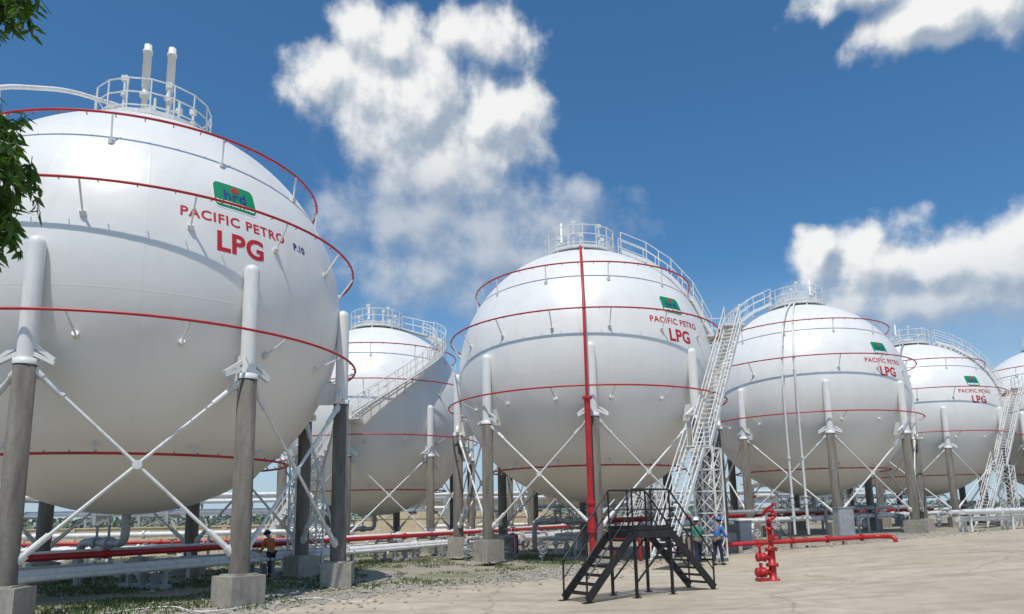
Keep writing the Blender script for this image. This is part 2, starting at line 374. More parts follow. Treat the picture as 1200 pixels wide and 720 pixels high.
def tank(cx,cy,gz,rot,signs,stair_az,label,vents=(),spiral=False,risers=(),number=False,vm_=None):
    E=empty('spherical_gas_tank',(cx,cy,gz),0,label,'gas tank','white spherical gas tanks in rows')
    r0=rad(rot)
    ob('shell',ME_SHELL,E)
    for k in range(8):
        a=r0+k*pi/4
        c=ob('support_column',ME_COL,E,rz=a); 
        ob('steel_sleeve',ME_SLEEVE,c); ob('pedestal',ME_PED,c)
        ob('cross_brace',ME_BRACE,E,rz=a)
    for a in ME_RINGS: ob('water_spray_ring',a,E,rz=r0)
    p=ob('top_platform',ME_PLAT,E); ob('guard_rail',ME_PRAIL,p); ob('top_pipework',ME_INST,p)
    for (x,y) in vents: ob('vent_stack',vm_ or ME_VENT2,E,loc=(x,y,0))
    ob('outlet_pipe',ME_OUT,E)
    if spiral:
        s=ob('spiral_stair',ME_SP,E); ob('handrail',ME_SPR,s)
    elif stair_az is not None:
        a=rad(stair_az)
        L=[('upper_stair',ME_UW,'handrail',ME_UWR),('landing_platform',ME_TP,'guard_rail',ME_TPR),('lower_stair',ME_LS,'handrail',ME_LSR)]
        for n1,x1,n2,x2 in L:
            s=ob(n1,x1,E,rz=a); ob(n2,x2,s)
        ob('stair_support_tower',ME_TOW,E,rz=a)
    for sa in signs:
        a=rad(sa)
        l=ob('logo_sign',ME_LW,E,rz=a)
        ob('green_sign_face',ME_LG,l); ob('white_lettering',ME_L1,l); ob('red_flame_emblem',ME_L2,l); ob('blue_letter_emblem',ME_L3,l)
        for nm in ME_NAMES: ob('company_name_lettering',nm,E,rz=a)
        ob('product_lettering',ME_LPG,E,rz=a)
        if number: ob('tank_number_lettering',ME_PNO,E,rz=a)
    for a,off,r,mt,low,zl in risers: ob('riser_pipe',riser(rad(a),off,r,mt,low,zl),E)
    return E
TAE=tank(-11.8,22.9,0,6.2,[-41.5],None,'large white gas sphere with green logo and twin vent stacks',[(.1,-.9),(.8,-.7)],number=True,vm_=ME_VENT)
ob('product_lettering',ME_LPG2,TAE,rz=rad(-110)); ob('tank_number_lettering',ME_PNO2,TAE,rz=rad(-110))
m=MB(); m.tube(bend([(-.5,-.6,ZT+.1),(-.6,-.8,ZT+.62),(-1.6,-2.2,ZT+.40),(-2.7,-3.5,ZT-.25),(-4.4,-5.3,ZT-2.6),(-4.9,-5.6,HC)],.5,5),.07,10); m.beam((-2.7,-3.5,ZT-.3),S(math.atan2(-3.5,-2.7),rad(45)),.06,.06)
ob('overhead_pipe',m.mesh('overhead_pipe',WSTEEL),TAE)
tank(3.6,36.3,.3,-3,[-53],0,'white gas sphere with red riser pipe and long white stair',[(-.9,.2)],risers=[(-95.0,.66,.062,RED,2.0,6.4)])
tank(19.1,48,.6,-11,[-63],190,'white gas sphere with white vertical pipes down its face',[(.9,-.2)],risers=[(-121,.62,.055,WSTEEL,1.2,4.4),(-115,.62,.055,WSTEEL,1.2,4.4)])
tank(33.0,60.6,.6,-11,[-74],-18,'white gas sphere with grey riser and side stair',[(-.7,.2)],risers=[(-125,.62,.07,GREY,1.2,4.4)])
tank(46.4,63.2,.75,-11,[-80],60,'white gas sphere at the far end of the row',[(-.7,.2)])
tank(-9.1,49,-.1,-4,[],None,'white gas sphere with stair spiralling around its shell',[(-.6,.2)],spiral=True)
tank(6,61,.1,-4,[],0,'white gas sphere standing in the second row',[])

# ---------------- ground and road ----------------
def gmat():
    m,nt,b=mk('gravel_ground')
    n1=noise(nt,.25,6,.6); n2=noise(nt,6,6,.75); n3=noise(nt,40,3,.7)
    c=mixc(nt,ramp(nt,n2,[(.3,0),(.7,1)]),(.32,.275,.215),(.48,.43,.35))
    c=mixc(nt,ramp(nt,n3,[(.4,0),(.7,.45)]),c,(.20,.175,.14))
    c=mixc(nt,ramp(nt,n1,[(.48,0),(.62,.6)]),c,(.15,.17,.06))
    nt.links.new(c,b.inputs['Base Color']); b.inputs['Roughness'].default_value=.95; bump(nt,b,n3,.8,.05); return m
GROUND=gmat()
def rmat():
    m,nt,b=mk('worn_concrete_paving')
    tc=N(nt,'ShaderNodeTexCoord'); o=tc.outputs['Object']
    n1=noise(nt,.22,6,.65,o); n2=noise(nt,1.4,8,.7,o); n3=noise(nt,25,4,.7,o); n4=noise(nt,.6,5,.6,o,(.35,2.2,1))
    c=mixc(nt,ramp(nt,n1,[(.3,0),(.7,1)]),(.43,.36,.27),(.58,.505,.395))
    c=mixc(nt,ramp(nt,n2,[(.42,0),(.72,.75)]),c,(.32,.26,.19))
    c=mixc(nt,ramp(nt,n4,[(.50,0),(.68,.6)]),c,(.26,.215,.155))
    c=mixc(nt,ramp(nt,n3,[(.5,0),(.8,.5)]),c,(.28,.235,.18))
    vo=N(nt,'ShaderNodeTexVoronoi',feature='DISTANCE_TO_EDGE'); vo.inputs['Scale'].default_value=.13
    wv=N(nt,'ShaderNodeVectorMath',operation='ADD'); nt.links.new(o,wv.inputs[0])
    nn=N(nt,'ShaderNodeTexNoise'); nn.inputs['Scale'].default_value=.8; nn.inputs['Detail'].default_value=5; nt.links.new(o,nn.inputs['Vector'])
    nt.links.new(nn.outputs[1],wv.inputs[1]); nt.links.new(wv.outputs[0],vo.inputs['Vector'])
    c=mixc(nt,ramp(nt,vo.outputs[0],[(0,.5),(.006,0)]),c,(.16,.13,.09))
    mp=N(nt,'ShaderNodeMapping'); mp.inputs['Rotation'].default_value=(0,0,rad(-38)); nt.links.new(o,mp.inputs[0])
    br=N(nt,'ShaderNodeTexBrick'); br.offset=0; br.inputs['Scale'].default_value=.2; br.inputs['Mortar Size'].default_value=.005; br.inputs['Brick Width'].default_value=1; br.inputs['Row Height'].default_value=1
    br.inputs['Color1'].default_value=(0,0,0,1);br.inputs['Color2'].default_value=(.14,.14,.14,1);br.inputs['Mortar'].default_value=(.6,.6,.6,1)
    nt.links.new(mp.outputs[0],br.inputs[0]); c=mixc(nt,br.outputs[0],c,(.24,.20,.145))
    nt.links.new(c,b.inputs['Base Color']); b.inputs['Roughness'].default_value=.9; bump(nt,b,n3,.35,.02); return m
ROADM=rmat()
def axis(segs):
    out=[]
    for a,b,s in segs:
        x=a
        while x<b-1e-6: out.append(x); x+=s
    out.append(segs[-1][1]); return out
xs=axis([(-3000,-600,600),(-600,-100,100),(-100,-40,10),(-40,60,2),(60,100,10),(100,600,100),(600,3000,600)])
ys=axis([(-600,-100,100),(-100,-20,20),(-20,80,4),(80,200,20),(200,600,100),(600,3000,600)])
m=MB(); vs=[(x,y,hgt(x,y)) for y in ys for x in xs]; W=len(xs)
m.add(vs,[(j*W+i,j*W+i+1,(j+1)*W+i+1,(j+1)*W+i) for j in range(len(ys)-1) for i in range(W-1)],True)
ob('ground',m.mesh('ground',GROUND),kind='structure')
edge=[(-30,-30),(-20,-10),(-14,2),(-9,12),(-5.9,17.3),(-3,22.3),(1.1,24.4),(3.6,30),(9,33.2),(18,36.5),(31,47),(60,70),(75,85)]
ed=[]
for i in range(len(edge)-1):
    (x0,y0),(x1,y1)=edge[i],edge[i+1]; n=max(1,int(math.hypot(x1-x0,y1-y0)/.4))
    for k in range(n):
        t=k/n; ed.append((x0+(x1-x0)*t+random.uniform(-.15,.15),y0+(y1-y0)*t+random.uniform(-.05,.05)))
m=MB();vs=[];cols=[0]+[ (j/30)**1.6 for j in range(1,31)]
for x,y in ed:
    vs.append((x,y,hgt(x,y)-.05))
    for t in cols: X=x+(130-x)*t; vs.append((X,y,hgt(X,y)+.03))
W=len(cols)+1
m.add(vs,[(j*W+i,j*W+i+1,(j+1)*W+i+1,(j+1)*W+i) for j in range(len(ed)-1) for i in range(W-1)],False)
ob('concrete_road',m.mesh('concrete_road',ROADM),kind='structure')
def roadx(y):
    for i in range(len(edge)-1):
        if edge[i][1]<=y<=edge[i+1][1]: return edge[i][0]+(edge[i+1][0]-edge[i][0])*(y-edge[i][1])/(edge[i+1][1]-edge[i][1])
    return 1e9
def vmat(name,c1,c2,scale=3,rough=.6):
    m,nt,b=mk(name); n1=noise(nt,scale,3,.7); c=mixc(nt,ramp(nt,n1,[(.3,0),(.7,1)]),c1,c2)
    nt.links.new(c,b.inputs['Base Color']); b.inputs['Roughness'].default_value=rough; return m
GRASS=vmat('grass_blades',(.05,.095,.018),(.13,.17,.045),1.5)
LEAF=vmat('green_leaves',(.03,.08,.009),(.09,.17,.026),2.5,.45)
nt=LEAF.node_tree; pb=[n for n in nt.nodes if n.type=='BSDF_PRINCIPLED'][0]; outn=[n for n in nt.nodes if n.type=='OUTPUT_MATERIAL'][0]
tr=nt.nodes.new('ShaderNodeBsdfTranslucent'); tr.inputs[0].default_value=(.14,.28,.03,1); mxs=nt.nodes.new('ShaderNodeMixShader'); mxs.inputs[0].default_value=.4
nt.links.new(pb.outputs[0],mxs.inputs[1]); nt.links.new(tr.outputs[0],mxs.inputs[2]); nt.links.new(mxs.outputs[0],outn.inputs[0])
BARK=vmat('bark',(.08,.06,.04),(.16,.12,.09),5,.9)
STONE=vmat('gravel_stone',(.24,.22,.185),(.46,.42,.36),6,.9)
FARLEAF=vmat('distant_foliage',(.10,.14,.09),(.17,.21,.14),.2,.8)
m=MB(); cnt=0
while cnt<38000:
    x=random.uniform(-26,5); y=random.uniform(16,46)
    if x>roadx(y)-.4: continue
    dn=mnoise.noise(Vector((x*.35,y*.35,0)))+.5*mnoise.noise(Vector((x*1.3,y*1.3,3)))
    if dn<(-.16 if x<-6 else .12): continue
    if random.random()<(y-16)/55: continue
    a=random.uniform(0,pi); h=random.uniform(.04,.11)*(1+max(0,dn)); w=.022
    lx=random.uniform(-.06,.06);ly=random.uniform(-.06,.06);z=hgt(x,y)
    dx=math.cos(a)*w;dy=math.sin(a)*w
    m.add([(x-dx,y-dy,z),(x+dx,y+dy,z),(x+lx,y+ly,z+h)],[(0,1,2)]); cnt+=1
ob('grass',m.mesh('grass',GRASS),kind='stuff')
m=MB()
for i in range(6200):
    y=random.uniform(14,44); x=roadx(y)-abs(random.gauss(0,1.6))+.25
    if random.random()<.30: x=random.uniform(-20,roadx(y)) 
    if random.random()<.10: x=roadx(y)+abs(random.gauss(0,1.2))
    s=random.uniform(.02,.07)*(1.6 if random.random()<.06 else 1); z=hgt(x,y)+(.03 if x>roadx(y) else 0)
    vs=[Vector(q)*s*random.uniform(.7,1.2) for q in((1,0,0),(-1,0,0),(0,1,0),(0,-1,0),(0,0,.8),(0,0,-.5))]
    m.add([v+Vector((x,y,z+s*.3)) for v in vs],[(0,2,4),(2,1,4),(1,3,4),(3,0,4),(2,0,5),(1,2,5),(3,1,5),(0,3,5)])
ob('gravel',m.mesh('gravel',STONE),kind='stuff')
m=MB()
for i in range(9000):
    az=rad(random.uniform(-55,60)); dd=random.uniform(290,360); h=3.8+1.8*mnoise.noise(Vector((az*14,0,0)))+1.2*mnoise.noise(Vector((az*60,1,0)))
    z=random.uniform(0,max(1,h)); x=dd*math.sin(az);y=dd*math.cos(az); s=random.uniform(.5,1.1)
    n=Vector((random.gauss(0,1),random.gauss(0,1),random.gauss(0,1))).normalized(); u=n.orthogonal().normalized()*s; w=n.cross(u)
    c=Vector((x,y,z)); m.add([c-u,c-w,c+u,c+w],[(0,1,2,3)])
ob('distant_tree_belt',m.mesh('distant_tree_belt',FARLEAF),kind='stuff')

# ---------------- pipelines ----------------
def flange(m,p,d,r): p=Vector(p);d=Vector(d).normalized(); m.cyl(p-d*.05,p-d*.006,r,16); m.cyl(p+d*.006,p+d*.05,r,16)
pd=Vector((.4423,.8969,0)); pn=Vector((pd.y,-pd.x,0)); P0=Vector((-14.6,18.3,0))
for off,z,r,mt,lab in((-.25,1.14,.10,RED,'long red pipeline on low supports between the tanks'),(.35,.70,.165,WSTEEL,'long white pipeline on low supports between the tanks'),(-.85,.78,.09,WSTEEL,'slim white pipeline beside the larger pipes'),(-.62,1.16,.14,WSTEEL,'white pipeline on raised supports beside a red pipe'),(.80,.64,.08,WSTEEL,'slim white pipeline low above the gravel')):
    m=MB(); a=P0+pn*off+Vector((0,0,z)); b=a+pd*43
    m.tube([a-pd*8,b],r,14)
    for k in range(1,9): flange(m,a+pd*(k*5.3),pd,r*1.5)
    thing('gas_pipeline',m,mt,lab,'pipeline','pipelines running between the tanks')
m=MB()
m.box((-.25,0,.0+.45),(.14,.2,.9)); m.box((.35,0,.22),(.16,.2,.5)); m.box((-.85,0,.3),(.1,.16,.66)); m.box((-.3,0,.94),(.9,.16,.08)); m.box((-.1,0,.06),(2.0,.4,.14)); m.box((.80,0,.25),(.1,.14,.6))
me=m.mesh('pipe_support',GREY)
for k in range(9):
    p=P0+pd*(2+k*4.6); thing('pipe_support',me,None,'low grey steel support carrying the pipelines','pipe support','low supports under the pipelines',(p.x,p.y,0),math.atan2(pn.y,pn.x))
for y,z,r,mt in((34.5,.9,.12,WSTEEL),(35.1,.9,.15,WSTEEL),(35.8,.9,.10,WSTEEL),(35.4,1.5,.10,WSTEEL),(34.9,1.5,.12,WSTEEL),(36.6,1.1,.09,RED)):
    m=MB(); m.tube([(-34,y-2,z),(-8.5,y+.6,z)],r,12)
    for k in range(5): flange(m,(-32+k*5,y-2+2.6*(2+k*5)/25.5,z),(25.5,2.6,0),r*1.6)
    thing('gas_pipeline',m,mt,'pipeline crossing behind the large tank','pipeline','pipelines running between the tanks')
m=MB(); m.box((0,-.9,.7),(.12,.12,1.4)); m.box((0,1.1,.7),(.12,.12,1.4)); m.box((0,.1,.72),(.12,2.6,.1)); m.box((0,.1,1.36),(.12,2.1,.08)); me=m.mesh('pipe_support',GREY)
for k in range(6):
    x=-33+k*4.6; thing('pipe_support',me,None,'grey steel frame under the crossing pipes','pipe support','frames under the crossing pipes',(x,33.3+.102*(x+34),0),.1)
rd=Vector((15.8,12.2,0)).normalized(); rn=Vector((rd.y,-rd.x,0))
for off,z,r,mt,lab in((1.2,1.25,.15,WSTEEL,'white pipeline running beneath the row of tanks'),(1.9,1.25,.13,WSTEEL,'white pipeline running beneath the row of tanks'),(1.5,1.75,.11,GREY,'grey pipeline running beneath the row of tanks'),(-1.6,1.5,.14,RED,'red pipeline running beneath the row of tanks')):
    m=MB(); a=Vector((5.5,38,z+.2))+rn*off; m.tube([a,a+rd*38+Vector((0,0,.2))],r,12)
    for k in range(1,8): flange(m,a+rd*(k*5.1)+Vector((0,0,.2*k*5.1/38)),rd,r*1.6)
    thing('gas_pipeline',m,mt,lab,'pipeline','pipelines running between the tanks')
for off,z,r,mt in((8.6,1.15,.16,WSTEEL),(8.0,1.15,.12,WSTEEL),(8.3,.75,.14,WSTEEL)):
    m=MB(); a=Vector((19.5,46.5,z+.6))+rn*(off-6.6); a.x+=4; a.y-=3.2
    m.tube([a,a+rd*34],r,12)
    for k in range(1,7): flange(m,a+rd*(k*5.2),rd,r*1.6)
    for k in range(6): m.box(a+rd*(k*6+1)-Vector((0,0,(z+.1)/2+r*.5)),(.12,.12,z+.1))
    thing('gas_pipeline',m,mt,'pipeline on short posts passing the far tanks','pipeline','pipelines running between the tanks')
m=MB()
for y in(-1.7,2.1): m.box((0,y,.9),(.12,.12,1.8))
m.box((0,.2,1.1),(.14,4.2,.12)); m.box((0,.2,1.62),(.12,4.2,.08)); me=m.mesh('pipe_support',GREY)
for k in range(6):
    p=Vector((5.5,38,0))+rd*(3+6.1*k); thing('pipe_support',me,None,'grey steel trestle carrying pipes under the tanks','pipe support','trestles under the tank row pipes',(p.x,p.y,hgt(p.x,p.y)),math.atan2(rd.y,rd.x)+pi)
def valve_mesh(col):
    m=MB(); m.tube(bend([(0,0,0),(0,0,1.0),(.5,.5,1.0),(1.6,.5,1.0),(1.6,.5,0)],.15,5),.07,12)
    for z in(.25,.8): m.cyl((0,0,z-.03),(0,0,z+.03),.15,14)
    m.lathe([(.001,.34),(.11,.36),(.15,.5),(.15,.6),(.11,.72),(.001,.74)],14); m.cyl((0,0,.55),(0,-.4,.55),.04)
    m.lathe([(.19,-.02),(.21,0),(.19,.02),(.17,0),(.19,-.02)],18,(0,-.41,.55),Matrix.Rotation(pi/2,3,'X'))
    for k in range(3): t=k*pi/3; m.cyl((-.19*math.cos(t),-.41,.55-.19*math.sin(t)),(.19*math.cos(t),-.41,.55+.19*math.sin(t)),.013,6)
    m.cyl((1.0,.5,1.0),(1.0,.5,1.42),.03); m.cyl((.85,.5,1.0),(1.15,.5,1.0),.13,12); m.lathe([(.15,1.40),(.17,1.42),(.15,1.44),(.13,1.42),(.15,1.40)],14,(1.0,.5,0)); m.cyl((1.0,.36,1.42),(1.0,.64,1.42),.012,6); m.cyl((.86,.5,1.42),(1.14,.5,1.42),.012,6)
    return m.mesh('valve_assembly',col)
VG=valve_mesh(GREY);VW=valve_mesh(WSTEEL);VR=valve_mesh(RED)
for x,y,a,me,c in((-2.3,35.5,.4,VG,'grey'),(-.6,36.6,.9,VG,'grey'),(1.2,34.2,.1,VG,'grey'),(2.4,35.3,.8,VG,'grey'),(-13.6,27.5,.3,VW,'white'),(-16.5,28.5,1,VG,'grey'),(3.9,31.9,.2,VR,'red'),(13.2,42,.3,VW,'white'),(15.2,43.5,.6,VG,'grey'),(26,50.5,.9,VG,'grey'),(30,53.5,.3,VG,'grey'),(-5,39,.5,VG,'grey'),(8.7,38.2,.5,VG,'grey'),(6.2,35,.2,VR,'red'),(-11.5,32,.2,VW,'white'),(-14.5,33,.6,VW,'white'),(-3.5,42,.9,VW,'white'),(-1,44,.3,VW,'white'),(-6.5,35.5,.6,VG,'grey'),(-18.5,31,.4,VW,'white'),(0.5,46,.2,VG,'grey'),(10.5,40.2,.9,VW,'white'),(21,46.2,.5,VW,'white'),(-20.5,34,.2,VW,'white'),(-8,41,.7,VW,'white'),(-6,45.5,.2,VW,'white'),(2.2,41,.4,VW,'white'),(-12.5,38.5,.4,VW,'white'),(0,40,1.2,VR,'red')):
    thing('valve_assembly',me,None,c+' pipe run with gate valves and handwheels','valve','valve assemblies among the tanks',(x,y,hgt(x,y)-.02),a)
def rack(x,y,rz,L):
    E=empty('pipe_rack',(x,y,hgt(x,y)),rz,'grey steel pipe rack carrying white pipes','pipe rack','steel pipe racks behind the tanks')
    n=int(L/5)+1
    m=MB()
    for k in range(n):
        for yy in(-1.5,1.5): m.box((k*5,yy,2.0),(.2,.2,4.0))
        for z in(2.5,3.7): m.box((k*5,0,z),(.16,3,.16))
        if k<n-1:
            for yy in(-1.5,1.5): m.beam((k*5,yy,.2),(k*5+5,yy,2.4),.08,.08)
    for z in(2.5,3.7):
        for yy in(-1.5,1.5): m.box(((n-1)*2.5,yy,z+.16),((n-1)*5,.12,.12))
    ob('rack_frame',m.mesh('rack_frame',GREY),E)
    for yy,z,r,mt in((-1,2.8,.17,WSTEEL),(-.3,2.75,.12,RED),(.5,2.77,.14,WSTEEL),(-.7,4.0,.16,WSTEEL),(.2,3.95,.12,WSTEEL),(1,3.97,.14,WSTEEL),(-1.2,1.2,.16,WSTEEL),(-.6,.8,.14,WSTEEL)):
        m=MB(); m.cyl((-2,yy,z),((n-1)*5+2,yy,z),r,10); ob('rack_pipe',m.mesh('rack_pipe',mt),E)
rack(-36,56,.16,20); rack(-8,84,.15,25); rack(14,88,.3,30); rack(-42,75,.1,35); rack(-6,68,.1,15); rack(24,72,.5,25)
m=MB(); m.box((-27,46.5,.85),(26,.25,1.7)); m.box((-27,46.5,1.73),(26.1,.36,.07))
for k in range(9): m.box((-39.5+k*3.1,46.34,.84),(.3,.12,1.66))
thing('boundary_wall',m,WALLM,'low beige plastered wall behind the tanks','wall')
m=MB(); m.box((-3,76,.95),(26,.25,1.9)); m.box((-3,76,1.93),(26.1,.36,.07))
thing('boundary_wall',m,WALLM,'low beige wall behind the second tank row','wall')
E=empty('warehouse',(-10,150,0),.1,'beige warehouse with low grey sheet roof','warehouse')
m=MB(); m.add([(-17,-7,0),(17,-7,0),(17,7,0),(-17,7,0),(-17,-7,5),(17,-7,5),(17,7,5),(-17,7,5),(-17,0,6.6),(17,0,6.6)],[(0,1,5,4),(1,2,6,9,5),(2,3,7,6),(3,0,4,8,7)]); ob('wall',m.mesh('wall',WALLM),E)
m=MB(); m.add([(-17.5,-7.6,4.9),(17.5,-7.6,4.9),(17.5,0,6.75),(-17.5,0,6.75),(17.5,7.6,4.9),(-17.5,7.6,4.9)],[(0,1,2,3),(3,2,4,5)]); ob('roof',m.mesh('roof',ROOFM),E)
m=MB(); m.box((0,-7.05,1.9),(4,.1,3.8)); dm=m.mesh('door',DGREY); ob('door',dm,E)
m=MB(); m.box((0,-7.05,3.2),(1.6,.1,1)); wm=m.mesh('window',GLASS)
for x in(-14,-10,-6,6,10,14): ob('window',wm,E,loc=(x,0,0))

E=empty('stair_tower',(-8.2,29.6,0),.5,'white lattice tower with zigzag stairs inside','stair tower')
m=MB(); lattice(m,(0,0,0),1.1,4.5,5,0,0,.06); ob('tower_frame',m.mesh('tower_frame',WSTEEL),E)
for k in range(4):
    m=MB(); s=1 if k%2 else -1
    for q in(-.2,.2): m.beam((-.45*s,.26*s+q,.1+k*1.07),(.45*s,.26*s+q,1.1+k*1.07),.04,.14)
    for i in range(1,6): m.box((-.45*s+.9*s*i/6,.26*s,.1+k*1.07+1.0*i/6),(.18,.4,.03))
    ob('stair_flight',m.mesh('stair_flight',WSTEEL),E)

# ---------------- black crossover stair ----------------
E=empty('crossover_stair',(3.2,19.35,hgt(3.2,19.35)+.03),rad(35),'black steel crossover stair with railings on concrete','stair')
DZ=1.6; hw=.43
m=MB()
for y in(-hw,hw): m.box((0,y,DZ-.09),(1.36,.05,.18))
for x in(-.66,.66): m.box((x,0,DZ-.09),(.05,2*hw,.18))
for i in range(14): m.box((-.62+i*.0955,0,DZ+.005),(.035,2*hw,.03))
for i in range(4): m.box((0,-hw+.08+i*.23,DZ-.01),(1.3,.012,.025))
for x in(-.62,.62):
    for y in(-hw,hw): m.box((x,y,DZ/2-.05),(.06,.06,DZ-.1)); m.box((x,y,.01),(.16,.16,.02))
for y in(-hw,hw): m.beam((-.62,y,.35),(.62,y,DZ-.2),.03,.04)
ob('deck',m.mesh('deck',BLACK),E)
for sg in(-1,1):
    m=MB(); a=Vector((sg*2.2,0,.0)); b=Vector((sg*.68,0,DZ-.02))
    for y in(-hw,hw): m.beam(a+Vector((0,y,.06)),b+Vector((0,y,-.06)),.045,.19); m.box((sg*2.2,y,.01),(.26,.14,.02))
    for i in range(1,8):
        p=a+(b-a)*i/8
        for k in range(5): m.box(p+Vector((-.12+k*.06,0,0)),(.03,2*hw-.05,.03))
        m.box(p+Vector((sg*.145,0,-.005)),(.015,2*hw-.05,.045))
    ob('stair_flight',m.mesh('stair_flight',BLACK),E)
for y in(-hw,hw):
    m=MB(); H=1.02; top=[(-2.2,y,.95),(-.66,y,DZ+H),(.66,y,DZ+H),(2.2,y,.95)]
    m.tube(bend(top,.08),.024,8); m.tube([(-2.2,y,.52),(-.66,y,DZ+.52),(.66,y,DZ+.52),(2.2,y,.52)],.018,8)
    for x,zb,zt in((-2.2,0,.95),(2.2,0,.95),(-1.43,.75,1.83),(1.43,.75,1.83),(-.66,DZ-.1,DZ+H),(.66,DZ-.1,DZ+H),(0,DZ-.1,DZ+H)): m.cyl((x,y,zb),(x,y,zt),.024,8)
    m.box((0,y,DZ+.07),(1.3,.01,.1))
    ob('handrail',m.mesh('handrail',BLACK),E)

# ---------------- fire hydrant monitor ----------------
E=empty('fire_hydrant',(7.25,21.9,hgt(7.25,21.9)+.03),.1,'red fire hydrant with monitor nozzle and valves','fire hydrant')
m=MB(); m.lathe([(.001,0),(.20,0),(.20,.04),(.105,.05),(.105,.40),(.175,.40),(.175,.48),(.105,.48),(.105,.84),(.175,.84),(.175,.92),(.09,.92),(.072,1.0),(.072,1.42),(.13,1.42),(.13,1.49),(.072,1.49),(.072,1.62),(.001,1.63)],20,(.12,0,0))
for k in range(8):
    t=k*pi/4
    for z in(.44,.88): m.cyl((.12+.15*math.cos(t),.15*math.sin(t),z-.06),(.12+.15*math.cos(t),.15*math.sin(t),z+.06),.012,6)
ob('hydrant_body',m.mesh('hydrant_body',RED),E)
m=MB(); RY=Matrix.Rotation(-pi/2,3,'Y')
m.lathe([(.08,0),(.08,.14),(.14,.14),(.14,.19),(.10,.19),(.125,.28),(.10,.36),(.14,.36),(.14,.41),(.05,.41),(.05,.46),(.001,.46)],18,(.05,0,.24),RY)
m.lathe([(.08,0),(.08,.12),(.13,.12),(.13,.17),(.095,.17),(.115,.25),(.095,.32),(.13,.32),(.13,.37),(.001,.38)],18,(.05,0,.66),RY)
m.cyl((-.22,0,.66),(-.22,0,.98),.04); m.cyl((-.22,0,.1),(-.22,0,.5),.05,10); m.box((-.22,0,.04),(.28,.28,.08))
ob('outlet_valve',m.mesh('outlet_valve',RED),E)
def wheel(c,r,M):
    m=MB(); m.lathe([(r-.016,0),(r,.016),(r+.016,0),(r,-.016),(r-.016,0)],20,c,M)
    for k in range(3):
        t=k*pi/3; v=Vector((r*math.cos(t),r*math.sin(t),0)); v=(M@v) if M else v; m.cyl(Vector(c)-v,Vector(c)+v,.010,6)
    return m.mesh('handwheel',RED)
ob('handwheel',wheel((-.22,0,.99),.12,Matrix.Identity(3)),E)
ob('handwheel',wheel((.12,-.28,1.2),.12,Matrix.Rotation(pi/2,3,'X')),E)
m=MB(); m.cyl((.12,0,1.2),(.12,-.28,1.2),.025); m.box((.12,-.08,1.2),(.14,.12,.15)); ob('gear_box',m.mesh('gear_box',RED),E)
m=MB(); m.tube(bend([(.12,0,1.6),(.12,0,1.72),(.32,0,1.78),(.28,0,1.98),(.04,0,1.97),(-.03,0,1.88)],.1,5),.052,12)
m.lathe([(.08,-.05),(.08,.05)],14,(.12,0,1.66)); m.cyl((.28,0,1.84),(.33,0,1.92),.08,12)
m.tube([(-.02,0,1.9),(.0,-.12,2.0),(.06,-.42,2.12),(.09,-.52,2.16)],[.05,.045,.034,.055],12); m.tube([(.2,0,2.0),(.34,.25,1.9),(.36,.4,1.85)],.016,6)
ob('monitor_nozzle',m.mesh('monitor_nozzle',RED),E)

E=empty('fire_water_pipe',(8.3,33.6,hgt(8.6,33.6)),0,'long low red water pipe on short supports','pipe')
m=MB(); z=.45; m.tube(bend([(-1,2.5,z),(0,0,z),(8.6,1.7,z+.22),(9.0,.9,z+.22),(9.0,.9,-.1)],.3,5),.10,14)
for t in(.1,.3,.5,.7,.9): flange(m,(8.6*t,1.7*t,z+.22*t),(8.6,1.7,.22),.16)
ob('pipe_run',m.mesh('pipe_run',RED),E)
for t in(.2,.5,.8):
    m=MB(); m.box((8.6*t,1.7*t,.1+.15*t),(.16,.3,.56)); m.box((8.6*t,1.7*t,-.06+.2*t),(.4,.4,.2)); ob('pipe_saddle',m.mesh('pipe_saddle',PED),E)
for x,y,a,s in((17.5,40.2,.2,(.9,.5,1.5)),(11.4,37.8,.3,(.7,.4,1.2))):
    m=MB(); m.box((0,0,s[2]/2+.1),s); m.box((0,0,s[2]+.13),(s[0]+.1,s[1]+.1,.05)); m.box((-.01,-s[1]/2-.012,s[2]/2+.1),(s[0]*.9,.02,s[2]*.9)); m.box((s[0]*.35,-s[1]/2-.03,s[2]/2+.1),(.03,.03,.16)); m.box((0,0,.05),(s[0]+.2,s[1]+.2,.12))
    thing('electrical_cabinet',m,GREY,'grey metal electrical cabinet on a plinth','cabinet','electrical cabinets by the tanks',(x,y,hgt(x,y)),a)
m=MB(); m.tube([Vector((-9.5+i*.28,17.6+.9*math.sin(i*.55)+i*.12,.02)) for i in range(22)],.018,6)
thing('rope',m,WLET,'thin white rope lying loose on the gravel','rope')
